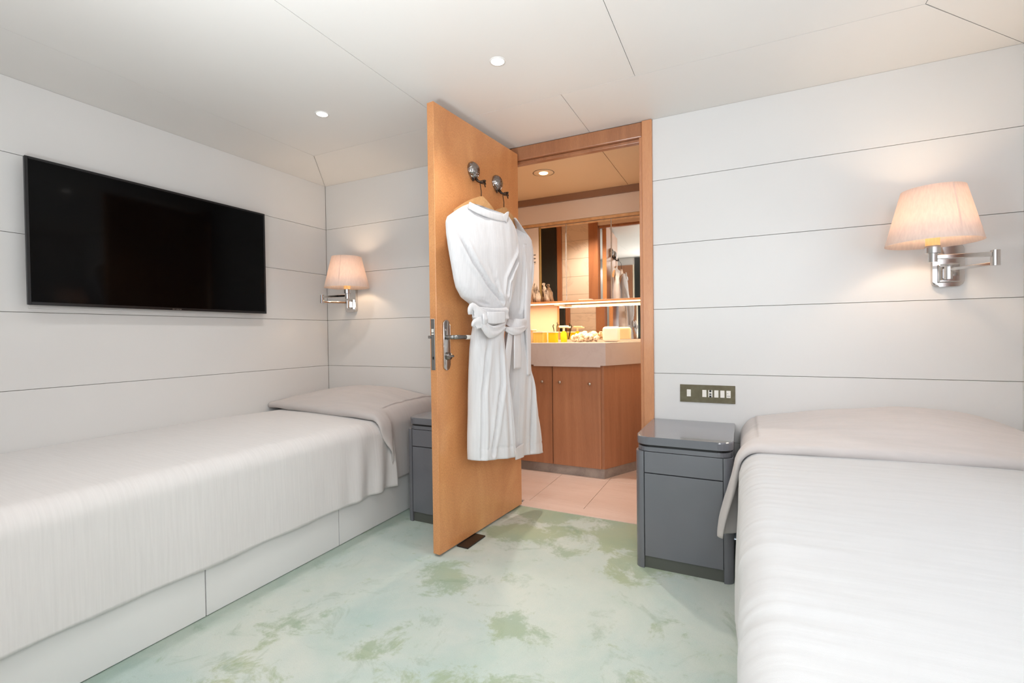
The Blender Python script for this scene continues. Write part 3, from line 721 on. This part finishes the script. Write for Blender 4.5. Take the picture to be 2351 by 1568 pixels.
# little dried plant behind
t = thing('dried_sprig', 'dark curly dried sprig standing behind the yellow jars', 'plant', (-1.30, 3.44, CT))
bm = nb()
for k, (a, h_, cx) in enumerate(((-.016, .125, -.01), (.012, .14, .01), (.024, .125, .018))):
    x = -1.30
    tube(bm, [(x, 3.44, CT), (x + cx, 3.44, CT + .07), (x + a, 3.44, CT + h_ - .02), (x + a * 1.35, 3.442, CT + h_), (x + a * 1.1, 3.444, CT + h_ + .012), (x + a * .7, 3.444, CT + h_ + .004)], [.002, .003, .004, .0045, .004, .002], 7)
obj('stems', bm, M_LEAF, t, True)
# shells
def spiral_shell(x, y, z, s, rot, label):
    bm = nb(); path = []; rad = []
    for k in range(34):
        a = k / 33 * 4.4 * PI; s_ = s * 1.35; r = s_ * (.10 + .9 * (k / 33) ** 1.3) * .42
        path.append((r * math.cos(a), s_ * (1 - k / 33) * .9, r * math.sin(a))); rad.append(s_ * (.04 + .46 * (k / 33) ** 1.4))
    tube(bm, path, rad, 12)
    M = Matrix.Translation((x, y, z)) @ Matrix.Rotation(rot, 4, 'Z') @ Matrix.Rotation(rot * .6, 4, 'X')
    bm.transform(M)
    zz = min(v.co.z for v in bm.verts); base = z
    bm.transform(Matrix.Translation((0, 0, base - zz)))
    o = obj('seashell', bm, M_SHELL, smooth=True, loc=(x, y, base)); tag(o, label, 'seashell', 'shells by the low mirror')
spiral_shell(-1.135, 3.40, CT, .034, .4, 'cream spiral seashell on the counter, leftmost of the shell cluster')
spiral_shell(-1.075, 3.36, CT, .026, 2.0, 'small brown and cream seashell in the middle front of the cluster')
spiral_shell(-1.020, 3.385, CT, .036, 1.2, 'large cream seashell at the middle right of the cluster')
spiral_shell(-.960, 3.40, CT, .028, 2.8, 'yellowish seashell at the right end of the cluster, beside the rounded cream block')
spiral_shell(-1.09, 3.46, CT + .0, .046, .9, 'tall cream seashell at the back left of the cluster')
spiral_shell(-1.005, 3.465, CT + .0, .043, 3.6, 'tall seashell with dark curl at the back right of the cluster')
# cream rounded box
bm = nb(); box(bm, -.915, -.790, 3.37, 3.42, CT, CT + .112, bev=.022, seg=5)
t = obj('cream_block', bm, M_SOAP, smooth=True, loc=(-.85, 3.39, CT)); tag(t, 'rounded square cream ceramic block standing on the counter right of the shells', 'ornament')

# bathroom downlight
t = thing('bathroom_downlight', 'round recessed bathroom downlight with a warm glow', 'ceiling light', (-1.176, 2.92, BH))
bm = nb(); lathe(bm, [(.030, -.002), (.062, -.004), (.066, -.0005)], (-1.176, 2.92, BH), 40); obj('trim_ring', bm, M_BATHCEIL, t, True)
bm = nb(); lathe(bm, [(.0675, -.0008), (.0705, -.0012), (.0705, 0)], (-1.176, 2.92, BH), 40); obj('shadow_gap', bm, M_DSTOP, t, True)
bm = nb(); lathe(bm, [(.0005, -.006), (.026, -.006), (.030, -.002)], (-1.176, 2.92, BH), 32, True); obj('lens', bm, E_WARM, t, True)

# ------------------------------------------------------------------ ceiling downlights in the cabin
for i, (x, y) in enumerate(DOWN[:3]):
    lab = ['small round white downlight in the ceiling nearest the left wall', 'round white downlight in the ceiling above the open door side', 'round white downlight in the ceiling over the right bed side'][i]
    t = thing('downlight', lab, 'ceiling light', (x, y, H), 0, 'ceiling downlights')
    bm = nb(); lathe(bm, [(.026, -.0022), (.032, -.0022), (.033, 0)], (x, y, H), 36); obj('trim_ring', bm, M_CEIL, t, True)
    bm = nb(); lathe(bm, [(.0005, -.0026), (.0262, -.0022)], (x, y, H), 32, True); obj('lens', bm, E_DOWN, t, True)

# ------------------------------------------------------------------ television
tv = thing('television', 'large black flat television hanging on the white panelled left wall', 'television', (L + .04, 1.4, 1.15))
TX = L + .068; y0, y1, z0, z1 = .876, 1.962, 1.149, 1.764
bm = nb(); box(bm, TX - .018, TX - .004, y0, y1, z0, z1, bev=.003); obj('tv_body', bm, M_BEZEL, tv)
bm = nb()
bw = .010
for a in ((y0, y0 + bw, z0, z1), (y1 - bw, y1, z0, z1), (y0 + bw, y1 - bw, z0, z0 + .013), (y0 + bw, y1 - bw, z1 - bw, z1)):
    box(bm, TX - .004, TX, a[0], a[1], a[2], a[3], bev=.001, seg=1)
obj('bezel', bm, M_BLACK, tv)
obj('screen', BX(TX - .004, TX - .002, y0 + bw, y1 - bw, z0 + .013, z1 - bw), M_SCREEN, tv)
bm = nb()
for k, wd in enumerate((.006, .004, .006, .005, .006)): box(bm, TX, TX + .0006, 1.425 + k * .009, 1.425 + k * .009 + wd, z0 + .003, z0 + .0075)
obj('maker_mark', bm, M_STEEL, tv)
obj('wall_bracket', BX(L + .001, TX - .018, y0 + .35, y1 - .35, z0 + .15, z1 - .15), M_BLACK, tv)
# shallow pale board standing in for the shadow strip below the screen
obj('shadow_strip', BX(L + .001, L + .012, y0 + .02, y1 - .12, z0 - .012, z0 + .1, bev=.002), M_WALL, tv)

# ------------------------------------------------------------------ wall lamps
def sconce(name, label, px, sgn, lampx, ely, lampy):
    """px plate centre x; sgn +1: elbow to the right of the plate; lamp stands at lampx"""
    t = thing(name, label, 'wall lamp', (px, B, 1.26), 0, 'swing arm wall lamps')
    bm = nb(); prism(bm, rrect(-.050, .050, -.085, .085, .022, 5), 0, .022, bev=.006)
    bm.transform(Matrix.Translation((px, B, 1.257)) @ Matrix(((1, 0, 0, 0), (0, 0, -1, 0), (0, 1, 0, 0), (0, 0, 0, 1))))
    pl = obj('wall_plate', bm, M_CHROME, t)
    bm = nb(); box(bm, px - .034, px + .034, B - .034, B - .021, 1.188, 1.262, bev=.004); obj('plate_block', bm, M_CHROME, t)
    hx = px - sgn * .012
    bm = nb(); tube(bm, [(hx, B - .06, 1.198), (hx, B - .06, 1.252)], .013, 18); box(bm, hx - .008, hx + .008, B - .06, B - .033, 1.203, 1.245, bev=.002)
    obj('pivot', bm, M_CHROME, t, False)
    ex, ey = px + sgn * .075, ely
    def bar(a, b_, z, hgt, th):
        bm = nb(); d = Vector((b_[0] - a[0], b_[1] - a[1], 0)); ln = d.length
        box(bm, 0, ln, -th, th, z - hgt, z + hgt, bev=.002, M=Matrix.Translation((a[0], a[1], 0)) @ Matrix.Rotation(math.atan2(d.y, d.x), 4, 'Z'))
        return bm
    obj('swing_arm', bar((hx, B - .06), (ex, ey), 1.236, .006, .005), M_CHROME, t)
    bm = nb(); tube(bm, [(ex, ey, 1.228), (ex, ey, 1.284)], .0135, 18); obj('elbow_joint', bm, M_CHROME, t)
    obj('swing_arm', bar((ex, ey), (lampx, lampy), 1.270, .008, .006), M_CHROME, t)
    c = (lampx, lampy, 0)
    bm = nb(); lathe(bm, [(.001, 1.252), (.014, 1.252), (.014, 1.284), (.024, 1.285), (.024, 1.312), (.001, 1.312)], c, 24); obj('lamp_holder', bm, M_CHROME, t)
    bm = nb(); lathe(bm, [(.001, 1.3125), (.021, 1.3125), (.021, 1.37), (.016, 1.375), (.001, 1.375)], c, 20); obj('candle_sleeve', bm, M_AMBER, t, False)
    bm = nb(); lathe(bm, [(.001, 1.3755), (.014, 1.38), (.026, 1.405), (.028, 1.425), (.02, 1.445), (.001, 1.455)], c, 20); obj('bulb', bm, E_BULB, t, True)
    zb, zt, rb, rt = 1.322, 1.523, .1425, .094
    bm = nb(); lathe(bm, [(rb, zb), (rt, zt), (rt - .002, zt), (rb - .002, zb), (rb, zb)], c, 64); s_ = obj('lamp_shade', bm, M_SHADE, t, True)
    bm = nb(); a0 = -PI / 2 + (0.33 if sgn > 0 else 0.42)
    def f(i, v):
        a = a0 + (i - .5) * .05; r = rb + (rt - rb) * v + .0012; return Vector((lampx + r * math.cos(a), lampy + r * math.sin(a), zb + (zt - zb) * v))
    grid(bm, f, 2, 8); obj('shade_seam', bm, M_SHADE, s_, True)
    bm = nb(); 
    for k in range(3):
        a = k * 2 * PI / 3 + .3; rr_ = rb + (rt - rb) * .5
        tube(bm, [(lampx, lampy, 1.40), (lampx + (rr_ - .003) * math.cos(a), lampy + (rr_ - .003) * math.sin(a), 1.428)], .0015, 6)
    obj('shade_spider', bm, M_STEEL, s_)
    l = lamp('sconce_lamp', 'POINT', (lampx, lampy, 1.425), 12.5 if sgn > 0 else 10.0, (1.0, .73, .53), .032)
    return t
sconce('wall_lamp', 'chrome swing arm wall lamp with a cream shade above the right bed', .750, 1, .645, 2.30, 2.285)
sconce('wall_lamp', 'chrome swing arm wall lamp with cream shade in far corner above left bed', -2.468, -1, -2.335, 2.30, 2.32)

# ------------------------------------------------------------------ switch plate
sp = thing('switch_panel', 'bronze mirror switch and socket plate on white wall above the right nightstand', 'switch plate', (-.155, B, .695))
obj('plate', BX(-.280, -.029, B - .005, B, .653, .740, bev=.001, seg=1), M_BRONZE, sp)
for k, cx in enumerate((-.2385, -.1665, -.1395, -.1125, -.0855, -.0585)):
    m_ = obj('switch', BX(cx - .0095, cx + .0095, B - .0085, B - .005, .681, .716, bev=.001, seg=1), M_WHITEP, sp)
    if k == 2:
        bm = nb()
        for a in ((.707, .716), (.694, .700), (.681, .690)): box(bm, cx - .005, cx + .005, B - .0092, B - .0084, a[0], a[1])
        obj('socket_hole', bm, M_BLACK, m_)
    elif k == 5:
        bm = nb(); box(bm, cx - .007, cx + .007, B - .0092, B - .0084, .689, .691); box(bm, cx - .007, cx - .001, B - .0092, B - .0084, .702, .7035); obj('socket_hole', bm, M_KICK, m_)

# ------------------------------------------------------------------ nightstands
def nightstand(x0, label):
    x1 = x0 + .382; y0, y1 = 2.032, B - .003
    t = thing('nightstand', label, 'nightstand', ((x0 + x1) / 2, (y0 + y1) / 2, 0), 0, 'grey lacquer nightstands')
    bm = nb(); prism(bm, rrect(x0, x1, y0, y1, .058, 8, (0, 0, 1, 1)), .528, .561, bev=.006); top = obj('top', bm, M_GREY, t, False)
    bm = nb(); prism(bm, rrect(x0 + .010, x1 - .010, y0 + .010, y1, .05, 8, (0, 0, 1, 1)), .518, .528); obj('shadow_gap', bm, M_BLACK, t)
    bm = nb(); prism(bm, rrect(x0 + .004, x1 - .004, y0 + .004, y1, .055, 8, (0, 0, 1, 1)), .500, .518, bev=.002); obj('tray_band', bm, M_GREY, t)
    bm = nb(); box(bm, x0 + .03, x1 - .03, y0 + .020, y1, .05, .4985)
    box(bm, x0 + .002, x0 + .03, y0 + .06, y1, .0, .4985); box(bm, x1 - .03, x1 - .002, y0 + .06, y1, .0, .4985)
    obj('body', bm, M_GREY, t)
    for s, xa in ((0, x0), (1, x1)):
        xi = xa + .036 if s == 0 else xa - .036
        pts = rrect(min(xa, xi), max(xa, xi), y0 + .001, y0 + .062, .030, 7, (0, 0, 1, 0) if s == 0 else (0, 0, 0, 1))
        bm = nb(); prism(bm, pts, 0, .4985); obj('corner_post', bm, M_GREY, t)
    obj('drawer', BX(x0 + .0385, x1 - .0385, y0 + .002, y0 + .020, .409, .4975, bev=.0012, seg=1), M_GREY, t)
    obj('cabinet_door', BX(x0 + .0385, x1 - .0385, y0 + .002, y0 + .020, .052, .405, bev=.0012, seg=1), M_GREY, t)
    obj('plinth', BX(x0 + .0365, x1 - .0365, y0 + .012, y0 + .03, 0, .051), M_KICK, t)
    return t
n1 = nightstand(-.413, 'grey glossy nightstand between the bathroom doorway and the right bed')
n2 = copy_tree(n1, loc=(-1.4445, n1.location.y, 0)); n2['label'] = 'grey glossy nightstand between the left bed and the open door'

# ------------------------------------------------------------------ wardrobe beside the camera, seen only in the bathroom mirror
wd = thing('wardrobe', 'tall wardrobe with a brown wooden door, seen reflected in the bathroom mirror', 'wardrobe', (-1.9, -.25, 0))
bm = nb(); box(bm, L + .003, -1.16, -.55, .085, 0, H - .003); obj('wardrobe_body', bm, M_WALL, wd)
obj('dark_side', BX(-1.375, -1.165, .0855, .095, .01, H - .01, bev=.002), M_DARKP, wd)
d = obj('wardrobe_door', BX(-1.80, -1.40, .0855, .105, .05, 1.98, bev=.003), M_CAB, wd)
obj('edge_strip', BX(-1.398, -1.380, .0855, .108, .05, 1.98, bev=.003), M_SOAP, wd)
knob_ = nb(); tube(knob_, [(-1.44, .105, 1.0), (-1.44, .13, 1.0)], .01, 12); obj('knob', knob_, M_CHROME, d)

# ------------------------------------------------------------------ beds
def bed(x0, x1, side, label, foot):
    """side +1: free long side at x1, -1: at x0"""
    t = thing('bed', label, 'bed', ((x0 + x1) / 2, (foot + B) / 2, 0))
    xf = x1 if side > 0 else x0; d = -side
    def sx(a, b_): return sorted((xf + d * a, xf + d * b_))
    other = x0 if side > 0 else x1
    a, b_ = sorted((xf + d * .055, other)); obj('plinth', BX(a, b_, foot + .06, B - .003, 0, .03), M_BLACK, t)
    a, b_ = sorted((xf + d * .022, other)); obj('base', BX(a, b_, foot + .02, B - .003, .0305, .29), M_WALL, t)
    ys = [foot, 1.022, 1.645, B - .003] if side > 0 else [foot, .6, 1.3, B - .003]
    for p, q in zip(ys, ys[1:]):
        a, b_ = sx(.002, .020); obj('base_panel', BX(a, b_, p + .0018, q - .0018, .003, .285, bev=.001, seg=1), M_WALL, t)
    a, b_ = sorted((xf + d * .035, other)); obj('mattress', BX(a, b_, foot + .02, B - .004, .292, .535, bev=.04, seg=4), M_MATTR, t)
    return t
FOOT = .36
bed(L + .002, -1.732, 1, 'white panelled base bed along the left wall under the television', FOOT)
bed(-.005, R - .002, -1, 'white panelled base bed along the right wall, under the nearer wall lamp', FOOT)

def spread(xw, xf, label, m, mc_, zt, hem, wr, seed, flap):
    """bedspread from the wall side xw over the free side xf (signed), down to the hem"""
    sg = 1 if xf > xw else -1; W = abs(xf - xw)
    t = thing('bedspread', label, 'bedspread', ((xw + xf) / 2, 1.4, zt), 0, 'bedspreads on the twin beds')
    rad = .07; drop = zt - hem
    Lt = (W - rad) + rad * PI / 2 + (drop - rad)
    def prof(s):           # s metres from the wall -> (across, z, outward x, outward z)
        if s < W - rad: return s, zt, 0, 1
        a = (s - (W - rad)) / rad
        if a < PI / 2: return W - rad + rad * math.sin(a), zt - rad + rad * math.cos(a), math.sin(a), math.cos(a)
        return W, zt - rad - (s - (W - rad) - rad * PI / 2), 1, 0
    y0, y1 = FOOT - .012, 2.02
    def f(a, v):
        s = a * Lt; x, z, nx, nz = prof(s); y = y0 + (y1 - y0) * v
        down = sstep(W - rad, Lt, s)
        edge = sstep(W - .30, W - .02, s)
        crown = .012 * math.sin(PI * min(1, s / W)) - .02 * sstep(.2, 0, W - min(s, W)) * 0
        d = wr * (.9 * noise.noise(Vector((y * 17 + .8 * math.sin(s * 3), s * 1.7, seed))) + .5 * noise.noise(Vector((y * 42, s * 2.2, seed + 5)))) * (.12 + .9 * edge * (1 - .5 * down))
        d += .016 * down * noise.noise(Vector((y * 3.2, s * 1.5, seed + 2)))
        if flap == 'left':   # folds gathering near the head end
            d += .018 * down * sstep(1.55, 1.95, y) * math.sin(y * 42 + s * 3)
            z += -.010 * sstep(1.6, 2.0, y) * (1 - down)
        sagz = -.02 * sstep(.12, 0, s) 
        x += (.012 if flap == 'left' else .005) * down
        return Vector((xw + sg * (x + nx * d), y, z + nz * (d + crown) + sagz + (.006 * noise.noise(Vector((y * 6, 3, seed))) * down if a > .999 else 0)))
    bm = nb(); grid(bm, f, 110, 330)
    o = obj('cover', bm, m, t, True)
    md = o.modifiers.new('thickness', 'SOLIDIFY'); md.thickness = .005; md.offset = -1
    # cover turned up over the pillow: mound, rolled lower edge and hanging side flap
    yf = 1.905
    hem2 = (.205 if flap == 'left' else .215)
    Lt2 = (W - .06) + .06 * PI / 2 + (zt - .06 - hem2)
    def f2(a, v):
        s = a * Lt2; r2 = .06; z0 = zt + .008
        if s < W - r2: x, z, nx, nz = s, z0, 0, 1
        else:
            q = (s - (W - r2)) / r2
            if q < PI / 2: x, z, nx, nz = W - r2 + r2 * math.sin(q), z0 - r2 + r2 * math.cos(q), math.sin(q), math.cos(q)
            else: x, z, nx, nz = W, z0 - r2 - (s - (W - r2) - r2 * PI / 2), 1, 0
        down = sstep(W - r2, Lt2, s); top = min(s, W) / W
        # front edge line drifts: further to the head near the wall side
        ys_ = yf + .10 * (1 - top) ** 1.5 + (.035 if flap == 'left' else -.02) * 0
        ys_ += (.10 if flap == 'left' else .02) * sstep(.0, 1, down)
        # rolled lip for the first part of v
        if v < .12:
            q = v / .12; ang = PI * (1 - q)           # half roll under -> over
            ny = ys_ + .016 + .016 * math.cos(ang) * 1 - .016 * q * 0
            ny = ys_ + .020 - .020 * math.sin(PI * q) if q < .5 else ys_ + .020 - .020 * math.sin(PI * q)
            lift = -.010 + .034 * sstep(0, 1, q); yy = ny; m_ = 0
            k = 0
        else:
            k = (v - .12) / .88; yy = ys_ + .020 + (B - .006 - ys_ - .020) * k; lift = .024
        mound = max(0, math.sin(PI * min(1, top) ** .75)) ** .9 * .93
        if flap == 'left': mound = math.sin(PI * min(1, (top + .02) / 1.04)) ** .72 * .84
        hgt = (.108 * math.sin(PI * (.06 + .94 * k) * .62) ** .8 if k > 0 else .108 * math.sin(PI * .06 * .62) ** .8 * (v / .12))
        if k > .75: hgt -= .035 * ((k - .75) / .25) ** 2
        z += nz * (lift + hgt * mound) ; ox = nx * lift * .6
        wob = .006 * noise.noise(Vector((x * 7, yy * 9, seed))) + .004 * noise.noise(Vector((x * 3, yy * 26, seed + 3)))
        z += nz * wob
        # flap: flares out near the fold, clings further back
        front = 1 - sstep(1.96, 2.03, yy)
        if down > 0:
            flare = (.045 if flap == 'left' else .058) * down ** 1.1 * front
            ox += flare + .010 * math.sin(yy * 60 + s * 8) * down * front + (-.012 if front < .5 else 0) * (1 - front)
            z -= 0
        return Vector((xw + sg * (x + ox), yy, z))
    bm = nb(); grid(bm, f2, 120, 70)
    if flap == 'left': pass
    o = obj('pillow_cover', bm, mc_, t, True)
    o['label'] = 'slightly greyer end of the spread turned up over the pillow'
    md = o.modifiers.new('thickness', 'SOLIDIFY'); md.thickness = .004; md.offset = -1
    return t
spread(L + .004, -1.715, 'cream white ribbed bedspread draped over the left bed to above its base panels', M_SPREAD, M_COVER, .556, .186, .0018, 2.2, 'left')
spread(R - .004, -.006, 'white wrinkled bedspread draped over the right bed in the foreground', M_SPREAD2, M_COVER, .556, .186, .0060, 6.6, 'right')
